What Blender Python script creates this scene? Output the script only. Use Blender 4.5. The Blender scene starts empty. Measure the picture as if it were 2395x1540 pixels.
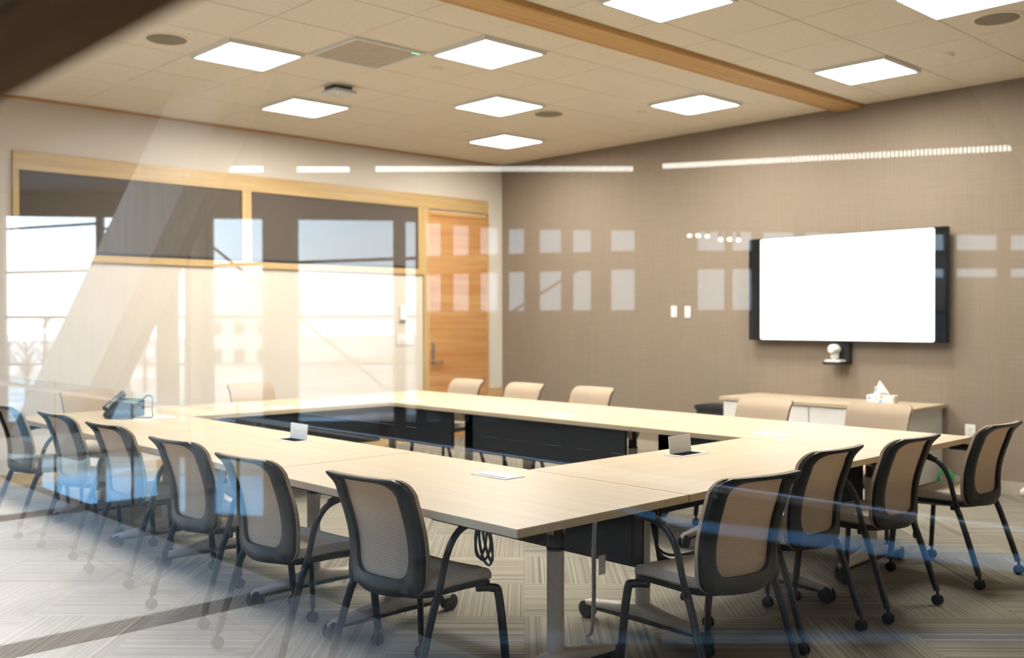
import bpy, bmesh, math, random
from mathutils import Vector, Matrix
random.seed(7)
scn = bpy.context.scene
C = scn.collection
PI = math.pi
# ------------------------------------------------------------------ camera
EYE = 1.5
F_PX, YAW, PITCH, ROLL = 2310.0, math.radians(46.687), math.radians(-0.585), math.radians(-0.10)
fw = Vector((math.cos(YAW)*math.cos(PITCH), math.sin(YAW)*math.cos(PITCH), math.sin(PITCH)))
rt = fw.cross(Vector((0, 0, 1))).normalized(); up = rt.cross(fw)
rt, up = math.cos(ROLL)*rt+math.sin(ROLL)*up, -math.sin(ROLL)*rt+math.cos(ROLL)*up
cd = bpy.data.cameras.new('camera'); cam = bpy.data.objects.new('camera', cd); C.objects.link(cam)
m = Matrix((rt, up, -fw)).transposed().to_4x4(); m.translation = (0, 0, EYE)
cam.matrix_world = m
cd.sensor_width = 36.0; cd.lens = F_PX*36.0/2395.0; cd.clip_start = 0.02; cd.clip_end = 1000
cd.dof.use_dof = True; cd.dof.focus_distance = 4.15; cd.dof.aperture_fstop = 2.0
scn.camera = cam
# ------------------------------------------------------------------ look
scn.view_settings.view_transform = 'Standard'; scn.view_settings.look = 'None'
scn.view_settings.gamma = 1.0; scn.view_settings.use_curve_mapping = False
scn.view_settings.exposure = 0.13
cy = scn.cycles
cy.use_denoising = True
cy.max_bounces = 8; cy.diffuse_bounces = 4; cy.glossy_bounces = 4; cy.transmission_bounces = 4
cy.transparent_max_bounces = 16; cy.sample_clamp_indirect = 5.0
cy.caustics_reflective = False; cy.caustics_refractive = False
# ------------------------------------------------------------------ sky and sun
SKY, SUN, PANEL = 7.8, 13.0, 60.0
world = bpy.data.worlds.new('sky'); scn.world = world; world.use_nodes = True
nt = world.node_tree; nt.nodes.clear()
tc = nt.nodes.new('ShaderNodeTexCoord'); sx = nt.nodes.new('ShaderNodeSeparateXYZ')
nt.links.new(tc.outputs['Generated'], sx.inputs[0])
rp = nt.nodes.new('ShaderNodeValToRGB'); e = rp.color_ramp.elements
e[0].position = 0.0; e[0].color = (0.86, 0.94, 1.0, 1); e[1].position = 0.55; e[1].color = (0.30, 0.50, 0.85, 1)
k = e.new(0.12); k.color = (0.66, 0.84, 1.0, 1)
nt.links.new(sx.outputs['Z'], rp.inputs[0])
nz = nt.nodes.new('ShaderNodeTexNoise'); nz.inputs['Scale'].default_value = 3.5; nz.inputs['Detail'].default_value = 6
mpg = nt.nodes.new('ShaderNodeMapping'); mpg.inputs['Scale'].default_value = (1, 1, 4)
nt.links.new(tc.outputs['Generated'], mpg.inputs[0]); nt.links.new(mpg.outputs[0], nz.inputs['Vector'])
cr = nt.nodes.new('ShaderNodeValToRGB'); cr.color_ramp.elements[0].position = 0.52; cr.color_ramp.elements[1].position = 0.74
nt.links.new(nz.outputs['Fac'], cr.inputs[0])
mx = nt.nodes.new('ShaderNodeMixRGB'); mx.inputs[2].default_value = (0.95, 0.97, 1.0, 1)
nt.links.new(cr.outputs[0], mx.inputs[0]); nt.links.new(rp.outputs[0], mx.inputs[1])
bg = nt.nodes.new('ShaderNodeBackground'); bg.inputs[1].default_value = SKY
wo = nt.nodes.new('ShaderNodeOutputWorld')
nt.links.new(mx.outputs[0], bg.inputs[0]); nt.links.new(bg.outputs[0], wo.inputs[0])
sd = bpy.data.lights.new('sun', 'SUN'); sd.energy = SUN; sd.angle = math.radians(3.0); sd.color = (1.0, 0.85, 0.69)
sun = bpy.data.objects.new('sun', sd); C.objects.link(sun)
sun.rotation_euler = Vector((0.0, 0.55, -1.0)).to_track_quat('-Z', 'Y').to_euler()
sun.location = (-1, -4, 9)

# ================================================================== materials
def new_mat(name):
    mt = bpy.data.materials.new(name); mt.use_nodes = True
    t = mt.node_tree; t.nodes.clear()
    out = t.nodes.new('ShaderNodeOutputMaterial')
    return mt, t, out
def principled(t, out, col=(0.8, 0.8, 0.8), rough=0.5, metal=0.0, spec=0.5):
    b = t.nodes.new('ShaderNodeBsdfPrincipled')
    b.inputs['Base Color'].default_value = (*col, 1); b.inputs['Roughness'].default_value = rough
    b.inputs['Metallic'].default_value = metal; b.inputs['Specular IOR Level'].default_value = spec
    t.links.new(b.outputs[0], out.inputs[0]); return b
def ramp(t, fac, stops):
    r = t.nodes.new('ShaderNodeValToRGB'); el = r.color_ramp.elements
    el[0].position, el[0].color = stops[0][0], (*stops[0][1], 1)
    el[1].position, el[1].color = stops[-1][0], (*stops[-1][1], 1)
    for p, c in stops[1:-1]:
        q = el.new(p); q.color = (*c, 1)
    t.links.new(fac, r.inputs[0]); return r.outputs[0]
def coords(t, scale=(1, 1, 1), rot=(0, 0, 0), kind='Object'):
    a = t.nodes.new('ShaderNodeTexCoord'); mp = t.nodes.new('ShaderNodeMapping')
    mp.inputs['Scale'].default_value = scale; mp.inputs['Rotation'].default_value = rot
    t.links.new(a.outputs[kind], mp.inputs[0]); return mp.outputs[0]
def noise(t, vec, scale=5.0, detail=3.0, rough=0.5):
    n = t.nodes.new('ShaderNodeTexNoise'); n.inputs['Scale'].default_value = scale
    n.inputs['Detail'].default_value = detail; n.inputs['Roughness'].default_value = rough
    t.links.new(vec, n.inputs['Vector']); return n.outputs['Fac']
def bump(t, fac, b, strength=0.2, dist=0.01):
    n = t.nodes.new('ShaderNodeBump'); n.inputs['Strength'].default_value = strength; n.inputs['Distance'].default_value = dist
    t.links.new(fac, n.inputs['Height']); t.links.new(n.outputs[0], b.inputs['Normal'])
def plain(name, col, rough=0.5, metal=0.0, spec=0.5, var=0.06, scale=14.0):
    mt, t, out = new_mat(name); b = principled(t, out, col, rough, metal, spec)
    f = noise(t, coords(t), scale, 2)
    t.links.new(ramp(t, f, [(0.3, tuple(c*(1-var) for c in col)), (0.7, tuple(min(1, c*(1+var)) for c in col))]), b.inputs['Base Color'])
    return mt
def wood(name, dark, mid, light, axis='X', rough=0.45, freq=1.0, spec=0.5):
    mt, t, out = new_mat(name); b = principled(t, out, mid, rough, 0, spec)
    s = {'X': (0.5, 9, 9), 'Y': (9, 0.5, 9), 'Z': (9, 9, 0.5)}[axis]
    f = noise(t, coords(t, tuple(v*freq for v in s)), 2.2, 6, 0.6)
    t.links.new(ramp(t, f, [(0.25, dark), (0.5, mid), (0.75, light)]), b.inputs['Base Color'])
    return mt
def emit(name, col, strength):
    mt, t, out = new_mat(name); n = t.nodes.new('ShaderNodeEmission')
    n.inputs[0].default_value = (*col, 1); n.inputs[1].default_value = strength
    t.links.new(n.outputs[0], out.inputs[0]); return mt
def math_node(t, op, a, b=None):
    n = t.nodes.new('ShaderNodeMath'); n.operation = op
    for i, v in enumerate((a, b)):
        if v is None: continue
        if isinstance(v, (int, float)): n.inputs[i].default_value = v
        else: t.links.new(v, n.inputs[i])
    return n.outputs[0]
def glass(name, tint=(1, 1, 1), refl=(1, 1, 1), gain=1.0):
    # thin pane: clear transmission plus a Schlick mirror for both faces of the sheet
    mt, t, out = new_mat(name)
    g = t.nodes.new('ShaderNodeNewGeometry'); d = t.nodes.new('ShaderNodeVectorMath'); d.operation = 'DOT_PRODUCT'
    t.links.new(g.outputs['Normal'], d.inputs[0]); t.links.new(g.outputs['Incoming'], d.inputs[1])
    c = math_node(t, 'ABSOLUTE', d.outputs['Value'])
    f = math_node(t, 'POWER', math_node(t, 'SUBTRACT', 1.0, c), 5.0)
    f = math_node(t, 'ADD', math_node(t, 'MULTIPLY', f, 0.957), 0.043)
    f = math_node(t, 'DIVIDE', math_node(t, 'MULTIPLY', f, 2.0*gain), math_node(t, 'ADD', f, 1.0))
    f = math_node(t, 'MINIMUM', f, 1.0)
    tr = t.nodes.new('ShaderNodeBsdfTransparent'); tr.inputs[0].default_value = (*tint, 1)
    gl = t.nodes.new('ShaderNodeBsdfGlossy'); gl.inputs['Roughness'].default_value = 0.0; gl.inputs['Color'].default_value = (*refl, 1)
    mxs = t.nodes.new('ShaderNodeMixShader'); t.links.new(f, mxs.inputs[0])
    t.links.new(tr.outputs[0], mxs.inputs[1]); t.links.new(gl.outputs[0], mxs.inputs[2])
    t.links.new(mxs.outputs[0], out.inputs[0]); return mt

def carpet_mat():
    mt, t, out = new_mat('striped carpet tile'); b = principled(t, out, (0.3, 0.28, 0.24), 0.95, 0, 0.1)
    v = coords(t, (1, 1, 1), (0, 0, math.radians(-46.0)))
    s = t.nodes.new('ShaderNodeSeparateXYZ'); t.links.new(v, s.inputs[0])
    T = 0.62
    cu = math_node(t, 'FLOOR', math_node(t, 'DIVIDE', s.outputs['X'], T)); cv = math_node(t, 'FLOOR', math_node(t, 'DIVIDE', s.outputs['Y'], T))
    par = math_node(t, 'FLOORED_MODULO', math_node(t, 'ADD', cu, cv), 2.0)
    a = math_node(t, 'MULTIPLY', s.outputs['X'], par); bb = math_node(t, 'MULTIPLY', s.outputs['Y'], math_node(t, 'SUBTRACT', 1.0, par))
    across = math_node(t, 'ADD', a, bb)
    cb = t.nodes.new('ShaderNodeCombineXYZ'); t.links.new(across, cb.inputs[0])
    t.links.new(math_node(t, 'MULTIPLY', cu, 3.1), cb.inputs[1]); t.links.new(math_node(t, 'MULTIPLY', cv, 5.7), cb.inputs[2])
    n1 = t.nodes.new('ShaderNodeTexNoise'); n1.inputs['Scale'].default_value = 85.0; n1.inputs['Detail'].default_value = 2.0
    t.links.new(cb.outputs[0], n1.inputs['Vector'])
    n2 = noise(t, coords(t), 260.0, 2)
    f = math_node(t, 'ADD', math_node(t, 'MULTIPLY', n1.outputs['Fac'], 0.78), math_node(t, 'MULTIPLY', n2, 0.22))
    t.links.new(ramp(t, f, [(0.30, (0.10, 0.093, 0.076)), (0.46, (0.165, 0.153, 0.124)), (0.56, (0.225, 0.21, 0.172)), (0.72, (0.30, 0.28, 0.232))]), b.inputs['Base Color'])
    bump(t, f, b, 0.5, 0.006); return mt
def mesh_fabric():
    mt, t, out = new_mat('knit back fabric'); b = principled(t, out, (0.6, 0.52, 0.42), 0.9, 0, 0.15)
    v = coords(t); s = t.nodes.new('ShaderNodeSeparateXYZ'); t.links.new(v, s.inputs[0])
    w = math_node(t, 'SINE', math_node(t, 'MULTIPLY', s.outputs['Z'], 2*PI/0.0082))
    w2 = math_node(t, 'SINE', math_node(t, 'MULTIPLY', s.outputs['X'], 2*PI/0.006))
    f = math_node(t, 'ADD', math_node(t, 'MULTIPLY', w, 0.36), math_node(t, 'ADD', math_node(t, 'MULTIPLY', w2, 0.12), 0.5))
    t.links.new(ramp(t, f, [(0.1, (0.32, 0.252, 0.185)), (0.55, (0.53, 0.435, 0.33)), (0.9, (0.61, 0.51, 0.395))]), b.inputs['Base Color'])
    tl_ = t.nodes.new('ShaderNodeBsdfTranslucent'); tl_.inputs[0].default_value = (0.66, 0.54, 0.42, 1)
    ms = t.nodes.new('ShaderNodeMixShader'); ms.inputs[0].default_value = 0.3
    t.links.new(b.outputs[0], ms.inputs[1]); t.links.new(tl_.outputs[0], ms.inputs[2]); t.links.new(ms.outputs[0], out.inputs[0])
    bump(t, f, b, 0.4, 0.002); return mt
def wallpaper():
    mt, t, out = new_mat('woven taupe wallcovering'); b = principled(t, out, (0.36, 0.29, 0.23), 0.8, 0, 0.25)
    f1 = noise(t, coords(t, (60, 60, 0.5)), 3, 3); f2 = noise(t, coords(t, (0.9, 0.9, 90)), 3, 3)
    f = math_node(t, 'ADD', math_node(t, 'MULTIPLY', f1, 0.5), math_node(t, 'MULTIPLY', f2, 0.5))
    t.links.new(ramp(t, f, [(0.36, (0.208, 0.167, 0.126)), (0.5, (0.230, 0.185, 0.141)), (0.64, (0.252, 0.203, 0.157))]), b.inputs['Base Color'])
    bump(t, f, b, 0.15, 0.003); return mt
def concrete_tile():
    mt, t, out = new_mat('fibrous stone floor tile'); b = principled(t, out, (0.6, 0.58, 0.55), 0.55, 0, 0.4)
    f1 = noise(t, coords(t, (9, 60, 1)), 2.0, 5, 0.7); f2 = noise(t, coords(t, (1.2, 1.8, 1)), 1.5, 2)
    f = math_node(t, 'ADD', math_node(t, 'MULTIPLY', f1, 0.6), math_node(t, 'MULTIPLY', f2, 0.4))
    base = ramp(t, f, [(0.32, (0.46, 0.415, 0.37)), (0.5, (0.60, 0.55, 0.495)), (0.68, (0.70, 0.65, 0.60))])
    s = t.nodes.new('ShaderNodeSeparateXYZ'); t.links.new(coords(t), s.inputs[0])
    # seams: along y every 1.5 m, along x every 0.8 m
    def line(v, period, off, w):
        q = math_node(t, 'FLOORED_MODULO', math_node(t, 'SUBTRACT', v, off), period)
        return math_node(t, 'LESS_THAN', q, w)
    ln = math_node(t, 'MAXIMUM', line(s.outputs['X'], 1.06, -1.74, 0.008), line(s.outputs['Y'], 0.8, 0.12, 0.008))
    mxn = t.nodes.new('ShaderNodeMixRGB'); mxn.inputs[2].default_value = (0.36, 0.33, 0.30, 1)
    t.links.new(ln, mxn.inputs[0]); t.links.new(base, mxn.inputs[1]); t.links.new(mxn.outputs[0], b.inputs['Base Color'])
    return mt
def tissue_print():
    mt, t, out = new_mat('printed tissue box card'); b = principled(t, out, (0.85, 0.85, 0.85), 0.5)
    vo = t.nodes.new('ShaderNodeTexVoronoi'); vo.inputs['Scale'].default_value = 26
    t.links.new(coords(t), vo.inputs['Vector'])
    spot = math_node(t, 'LESS_THAN', vo.outputs['Distance'], 0.42)
    s = t.nodes.new('ShaderNodeSeparateXYZ'); t.links.new(vo.outputs['Color'], s.inputs[0])
    c = ramp(t, s.outputs['X'], [(0.2, (0.85, 0.42, 0.08)), (0.45, (0.35, 0.45, 0.80)), (0.6, (0.80, 0.80, 0.85)), (0.8, (0.88, 0.62, 0.20))])
    mxn = t.nodes.new('ShaderNodeMixRGB'); mxn.inputs[1].default_value = (0.86, 0.86, 0.86, 1)
    t.links.new(spot, mxn.inputs[0]); t.links.new(c, mxn.inputs[2]); t.links.new(mxn.outputs[0], b.inputs['Base Color']); return mt
def snow_ground():
    mt, t, out = new_mat('snowy winter ground'); b = principled(t, out, (0.7, 0.72, 0.75), 0.9, 0, 0.1)
    f = noise(t, coords(t, (0.02, 0.05, 1)), 3.0, 6, 0.65)
    t.links.new(ramp(t, f, [(0.42, (0.22, 0.18, 0.13)), (0.52, (0.34, 0.31, 0.27)), (0.62, (0.62, 0.65, 0.70))]), b.inputs['Base Color']); return mt
def leafy(name, a, b_, c):
    mt, t, out = new_mat(name); b = principled(t, out, a, 0.9, 0, 0.1)
    t.links.new(ramp(t, noise(t, coords(t), 3, 4), [(0.3, a), (0.5, b_), (0.7, c)]), b.inputs['Base Color']); return mt

M = {}
M['carpet'] = carpet_mat(); M['knit'] = mesh_fabric(); M['taupe'] = wallpaper(); M['stone'] = concrete_tile()
M['white_wall'] = plain('warm white wall paint', (0.60, 0.55, 0.485), 0.75, 0, 0.2, 0.015, 3)
M['tile'] = plain('mineral ceiling tile', (0.94, 0.85, 0.695), 0.9, 0, 0.1, 0.03, 40)
M['grid'] = plain('ceiling grid', (0.60, 0.53, 0.42), 0.7, 0, 0.2, 0.02)
M['maple'] = wood('maple laminate along length', (0.42, 0.34, 0.235), (0.45, 0.37, 0.26), (0.478, 0.402, 0.29), 'X', 0.42, 1.0, 0.3)
M['fir_x'] = wood('clear fir timber', (0.39, 0.25, 0.10), (0.46, 0.315, 0.14), (0.53, 0.38, 0.19), 'X', 0.4)
M['fir_z'] = wood('clear fir upright', (0.39, 0.25, 0.10), (0.46, 0.315, 0.14), (0.53, 0.38, 0.19), 'Z', 0.4)
M['door'] = wood('rotary cut door veneer', (0.36, 0.14, 0.04), (0.45, 0.225, 0.085), (0.51, 0.32, 0.145), 'X', 0.4, 0.6)
M['beam'] = wood('glulam beam timber', (0.48, 0.27, 0.09), (0.60, 0.36, 0.13), (0.68, 0.44, 0.19), 'X', 0.45)
M['beam_edge'] = wood('glulam beam outer lamella', (0.42, 0.22, 0.07), (0.50, 0.28, 0.095), (0.56, 0.33, 0.13), 'X', 0.45)
M['dark_timber'] = wood('dark stained timber', (0.07, 0.037, 0.015), (0.12, 0.066, 0.028), (0.17, 0.10, 0.045), 'Y', 0.8, 1.0, 0.05)
M['pale_timber'] = wood('whitewashed timber', (0.45, 0.40, 0.34), (0.56, 0.50, 0.43), (0.66, 0.60, 0.53), 'Z', 0.6)
M['shade'] = plain('charcoal roller shade cloth', (0.105, 0.09, 0.078), 0.9, 0, 0.1, 0.05, 60)
M['black'] = plain('black plastic', (0.016, 0.017, 0.019), 0.42, 0, 0.4)
M['black_metal'] = plain('black powder coat', (0.014, 0.015, 0.017), 0.35, 0, 0.5)
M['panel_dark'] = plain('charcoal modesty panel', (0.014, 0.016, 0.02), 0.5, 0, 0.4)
M['seat'] = plain('oatmeal seat upholstery', (0.54, 0.48, 0.395), 0.85, 0, 0.2, 0.06, 120)
M['trim'] = plain('pale fabric piping', (0.66, 0.58, 0.47), 0.8, 0, 0.2)
M['silver'] = plain('warm silver paint', (0.52, 0.47, 0.42), 0.4, 0.0, 0.5)
M['steel'] = plain('brushed steel', (0.55, 0.56, 0.57), 0.3, 1.0)
M['white'] = plain('white plastic', (0.80, 0.79, 0.77), 0.4, 0, 0.5, 0.02)
M['white_lam'] = plain('white cabinet laminate', (0.68, 0.67, 0.655), 0.45, 0, 0.4, 0.01)
M['taupe_base'] = plain('taupe rubber base', (0.36, 0.31, 0.25), 0.6)
M['grille'] = plain('perforated return grille', (0.50, 0.43, 0.345), 0.7, 0, 0.2)
M['speaker'] = plain('speaker grille cloth', (0.27, 0.235, 0.175), 0.7, 0, 0.2)
M['screen_black'] = plain('glossy black bezel', (0.006, 0.007, 0.009), 0.12, 0, 0.5)
M['lamp'] = emit('lit led diffuser', (1.0, 0.94, 0.85), PANEL)
M['screen'] = emit('lit white screen', (1.0, 1.0, 1.0), 2.2)
M['led_green'] = emit('green indicator', (0.25, 1.0, 0.55), 1.6)
M['spot'] = emit('lit spot lens', (1.0, 0.92, 0.75), 36)
M['strip'] = emit('lit linear led', (1.0, 0.95, 0.85), 14)
M['glass'] = glass('clear partition glass', (0.97, 0.985, 0.98), (0.90, 0.97, 1.0), 0.62)
M['rail_glass'] = glass('guard glass', (0.74, 0.89, 0.955), (1, 1, 1), 0.5)
M['cord'] = plain('dark blue grey cable', (0.02, 0.032, 0.045), 0.4)
M['green_cord'] = plain('green cable', (0.02, 0.30, 0.09), 0.4)
M['clear_tube'] = plain('translucent cable sleeve', (0.42, 0.43, 0.43), 0.25)
M['well'] = plain('matt black well', (0.012, 0.012, 0.013), 0.95, 0, 0.02)
M['bin'] = plain('black bin plastic', (0.02, 0.021, 0.024), 0.4)
M['tissue_print'] = tissue_print(); M['paper'] = plain('white tissue paper', (0.82, 0.82, 0.83), 0.9)
M['phone_body'] = plain('slate phone plastic', (0.045, 0.065, 0.08), 0.35)
M['phone_lcd'] = plain('phone display', (0.13, 0.20, 0.20), 0.2)
M['bronze'] = plain('dark bronze mullion', (0.036, 0.034, 0.034), 0.4, 0.3)
M['inlay'] = plain('brown bronze floor inlay', (0.17, 0.125, 0.085), 0.45)
M['dark_stone'] = plain('polished slate floor', (0.045, 0.075, 0.10), 0.12)
M['grey_wall'] = plain('grey atrium wall', (0.055, 0.055, 0.055), 0.8)
M['soffit'] = wood('dark timber soffit', (0.05, 0.03, 0.018), (0.08, 0.05, 0.03), (0.11, 0.07, 0.045), 'Y', 0.6)
M['snow'] = snow_ground(); M['brick'] = plain('brown brick', (0.20, 0.125, 0.085), 0.85)
M['leaf'] = leafy('winter twigs', (0.10, 0.085, 0.07), (0.16, 0.14, 0.12), (0.22, 0.20, 0.17))
M['bark'] = plain('bark', (0.10, 0.075, 0.055), 0.9)

# ================================================================== mesh helpers
class MB:
    def __init__(s): s.v = []; s.f = []
    def add(s, vs, fs):
        n = len(s.v); s.v += [tuple(v) for v in vs]; s.f += [tuple(i+n for i in f) for f in fs]; return s
    def box(s, x0, x1, y0, y1, z0, z1):
        vs = [(x, y, z) for z in (z0, z1) for y in (y0, y1) for x in (x0, x1)]
        return s.add(vs, [(0, 2, 3, 1), (4, 5, 7, 6), (0, 1, 5, 4), (2, 6, 7, 3), (0, 4, 6, 2), (1, 3, 7, 5)])
    def tube(s, path, r, seg=8, flat=1.0, caps=True):
        P = [Vector(p) for p in path]; n = len(P); rings = []
        prev = None
        for i, p in enumerate(P):
            d = (P[min(i+1, n-1)]-P[max(i-1, 0)]).normalized()
            if prev is None:
                a = d.cross(Vector((1, 0, 0)))
                if a.length < 0.2: a = d.cross(Vector((0, 1, 0)))
            else: a = prev-d*prev.dot(d)
            a.normalize(); prev = a; b = d.cross(a)
            rr = r[i] if isinstance(r, (list, tuple)) else r
            rings.append([p+a*rr*math.cos(2*PI*k/seg)+b*rr*flat*math.sin(2*PI*k/seg) for k in range(seg)])
        vs = [q for rg in rings for q in rg]; fs = []
        for i in range(n-1):
            for k in range(seg):
                k2 = (k+1) % seg; fs.append((i*seg+k, i*seg+k2, (i+1)*seg+k2, (i+1)*seg+k))
        if caps: fs += [tuple(range(seg-1, -1, -1)), tuple((n-1)*seg+k for k in range(seg))]
        return s.add(vs, fs)
    def lathe(s, c, prof, seg=24, axis='Z'):
        vs = []; n = len(prof)
        for r, z in prof:
            for k in range(seg):
                a = 2*PI*k/seg; x, y = r*math.cos(a), r*math.sin(a)
                vs.append({'Z': (c[0]+x, c[1]+y, c[2]+z), 'X': (c[0]+z, c[1]+x, c[2]+y), 'Y': (c[0]+y, c[1]+z, c[2]+x)}[axis])
        fs = []
        for i in range(n-1):
            for k in range(seg):
                k2 = (k+1) % seg; fs.append((i*seg+k, i*seg+k2, (i+1)*seg+k2, (i+1)*seg+k))
        fs += [tuple(range(seg-1, -1, -1)), tuple((n-1)*seg+k for k in range(seg))]
        return s.add(vs, fs)
    def grid(s, rows):
        n, m_ = len(rows), len(rows[0])
        return s.add([p for r_ in rows for p in r_], [(i*m_+j, i*m_+j+1, (i+1)*m_+j+1, (i+1)*m_+j) for i in range(n-1) for j in range(m_-1)])
    def prism(s, poly, z0, z1):
        n = len(poly); vs = [(x, y, z0) for x, y in poly]+[(x, y, z1) for x, y in poly]
        return s.add(vs, [tuple(range(n-1, -1, -1)), tuple(range(n, 2*n))]+[(i, (i+1) % n, n+(i+1) % n, n+i) for i in range(n)])
    def rings(s, rings):
        n, k = len(rings), len(rings[0]); vs = [p for r_ in rings for p in r_]
        fs = [(i*k+j, i*k+(j+1) % k, (i+1)*k+(j+1) % k, (i+1)*k+j) for i in range(n-1) for j in range(k)]
        fs += [tuple(range(k-1, -1, -1)), tuple((n-1)*k+j for j in range(k))]
        return s.add(vs, fs)
    def map(s, fn): s.v = [tuple(fn(*v)) for v in s.v]; return s
    def build(s, name, mt, parent=None, smooth=False, bevel=0.0, loc=None, rot=None, recalc=True):
        me = bpy.data.meshes.new(name); me.from_pydata(s.v, [], s.f)
        if recalc or bevel:
            bm = bmesh.new(); bm.from_mesh(me)
            if recalc: bmesh.ops.recalc_face_normals(bm, faces=bm.faces)
            if bevel:
                ed = [e_ for e_ in bm.edges if len(e_.link_faces) == 2 and e_.calc_face_angle(0) > 0.6]
                bmesh.ops.bevel(bm, geom=ed, offset=bevel, segments=2, affect='EDGES', clamp_overlap=True)
            bm.to_mesh(me); bm.free()
        if smooth:
            for p in me.polygons: p.use_smooth = True
            me.set_sharp_from_angle(angle=math.radians(40))
        me.materials.append(mt)
        o = bpy.data.objects.new(name, me); C.objects.link(o)
        if parent: o.parent = parent
        if loc: o.location = loc
        if rot: o.rotation_euler = rot
        return o
def spline(pts, n=6):
    P = [Vector(p) for p in pts]; out = []
    for i in range(len(P)-1):
        p0, p1, p2, p3 = P[max(i-1, 0)], P[i], P[i+1], P[min(i+2, len(P)-1)]
        for k in range(n):
            t = k/n
            out.append(0.5*((2*p1)+(p2-p0)*t+(2*p0-5*p1+4*p2-p3)*t*t+(3*p1-p0-3*p2+p3)*t**3))
    out.append(P[-1]); return out
def tag(o, label, cat, group=None):
    o['label'] = label; o['category'] = cat
    if group: o['group'] = group
    return o
def struct(o, label=None):
    o['kind'] = 'structure'
    if label: o['label'] = label
    return o
def thing(name, label, cat, loc=(0, 0, 0), rz=0.0, group=None):
    o = bpy.data.objects.new(name, None); o.empty_display_size = 0.1; C.objects.link(o)
    o.location = loc; o.rotation_euler = (0, 0, rz)
    return tag(o, label, cat, group)
def copy_tree(o, parent=None):
    c = o.copy(); C.objects.link(c)
    if parent: c.parent = parent
    for ch in list(o.children): copy_tree(ch, c)
    return c

# ================================================================== room setting
G = 0.30            # the glass partition plane
XB, YL, YR, HC = 8.84, 9.565, -0.6, 3.523
struct(MB().box(G+0.02, XB, YR, YL, -0.05, 0.0).build('floor', M['carpet']), 'grey and tan striped carpet tile floor')
P = 0.651
cl = MB().box(G, XB, YR, YL, HC+0.012, HC+0.10)
ceil = struct(cl.build('ceiling', M['grid']), 'suspended ceiling of tan mineral tiles')
tl = MB()
BY0, BY1 = 4.545, 4.835
def tiles(ylist):
    xs = [3.389+P*i for i in range(-5, 10)]
    for i in range(len(xs)-1):
        for ya, yb in ylist:
            x0, x1 = max(xs[i], G), min(xs[i+1], XB)
            if x1-x0 < 0.02 or yb-ya < 0.02: continue
            tl.box(x0+0.005, x1-0.005, ya+0.005, yb-0.005, HC, HC+0.02)
yy = [8.504-P*i for i in range(-2, 7)]
tiles([(max(yy[i+1], BY1), min(yy[i], YL)) for i in range(len(yy)-1)])
yy = [3.557-P*i for i in range(-2, 8)]
tiles([(max(yy[i+1], YR), min(yy[i], BY0-0.03)) for i in range(len(yy)-1)])
tl.build('ceiling_tiles', M['tile'], ceil)
struct(MB().box(G, XB+0.2, YL, YL+0.2, -0.05, HC+0.1).build('wall_left', M['white_wall']), 'warm white painted wall on the left')
struct(MB().box(XB, XB+0.2, YR, YL, -0.05, HC+0.1).build('wall_back', M['taupe']), 'taupe woven wallcovering wall behind the display')
struct(MB().box(G, XB+0.2, YR-0.2, YR, -0.05, HC+0.1).build('wall_right', M['white_wall']), 'white wall on the right of the room')
struct(MB().box(XB-0.012, XB, YR, YL, 0, 0.11).build('baseboard_back', M['taupe_base']), 'taupe base along the display wall')
struct(MB().box(G, XB-0.012, YL-0.015, YL, 0, 0.11).build('baseboard_left', M['fir_x']), 'timber baseboard along the white wall')
struct(MB().box(8.585, XB-0.012, YL-0.03, YL, 0.11, 0.60).build('trim_1', M['fir_x']), 'low timber panel in the far corner beside the door')
struct(MB().box(3.57, XB, YL-0.02, YL, HC-0.024, HC-0.005).build('trim_2', M['beam_edge']), 'thin timber strip under the ceiling on the white wall')
struct(MB().box(0.35, 3.57, YL-0.02, YL, HC-0.024, HC-0.005).build('trim_3', M['beam_edge']))
# beam across the ceiling: wide glulam face and a narrower outer lamella
bm_ = struct(MB().box(G, XB, BY0, BY1-0.055, HC-0.03, HC+0.2).build('trim_4', M['beam'], bevel=0.004), 'long glulam beam set into the ceiling')
MB().box(G, XB, BY1-0.055, BY1, HC-0.024, HC+0.2).build('lamella', M['beam_edge'], bm_)
# clerestory window frame and the tall door share one timber surround on the white wall
FY = YL-0.03
wf = struct(MB().box(2.833, 8.575, FY, YL, 2.857, 3.03).build('window_1', M['fir_x'], bevel=0.004), 'fir framed clerestory window on the white wall')
MB().box(2.833, 2.886, FY, YL, 2.045, 2.857).build('window_jamb', M['fir_z'], wf)
MB().box(5.083, 5.190, FY-0.002, YL, 2.045, 2.857).build('window_mullion', M['fir_z'], wf)
MB().box(2.886, 5.083, FY, YL, 2.045, 2.112).build('window_rail', M['fir_x'], wf)
MB().box(5.190, 7.427, FY, YL, 2.045, 2.112).build('window_rail', M['fir_x'], wf)
d1 = struct(MB().box(7.427, 7.513, FY, YL, 2.045, 2.857).box(7.513, 7.593, FY, YL, 0.0, 2.857).box(8.555, 8.585, FY, YL, 0.0, 2.857).build('door_1', M['fir_z']), 'tall orange timber door beside the clerestory window')
leaf = MB().box(7.597, 8.552, FY+0.012, YL, 0.01, 2.79).build('door_leaf', M['door'], d1)
hd = MB().box(7.63, 7.665, FY-0.012, FY+0.012, 1.02, 1.20).lathe((7.647, FY-0.03, 0.975), [(0.012, 0), (0.012, 0.042)], 12, 'Y')
hd.lathe((7.647, FY, 0.975), [(0.027, 0), (0.027, 0.012)], 16, 'Y').tube([(7.64, FY-0.035, 0.975), (7.70, FY-0.037, 0.975), (7.785, FY-0.035, 0.975)], 0.010)
hd.build('lever_handle', M['steel'], d1, True)
MB().box(7.597, 8.552, FY+0.002, FY+0.012, 2.79, 2.83).build('door_header_gap', M['beam_edge'], d1)
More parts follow.
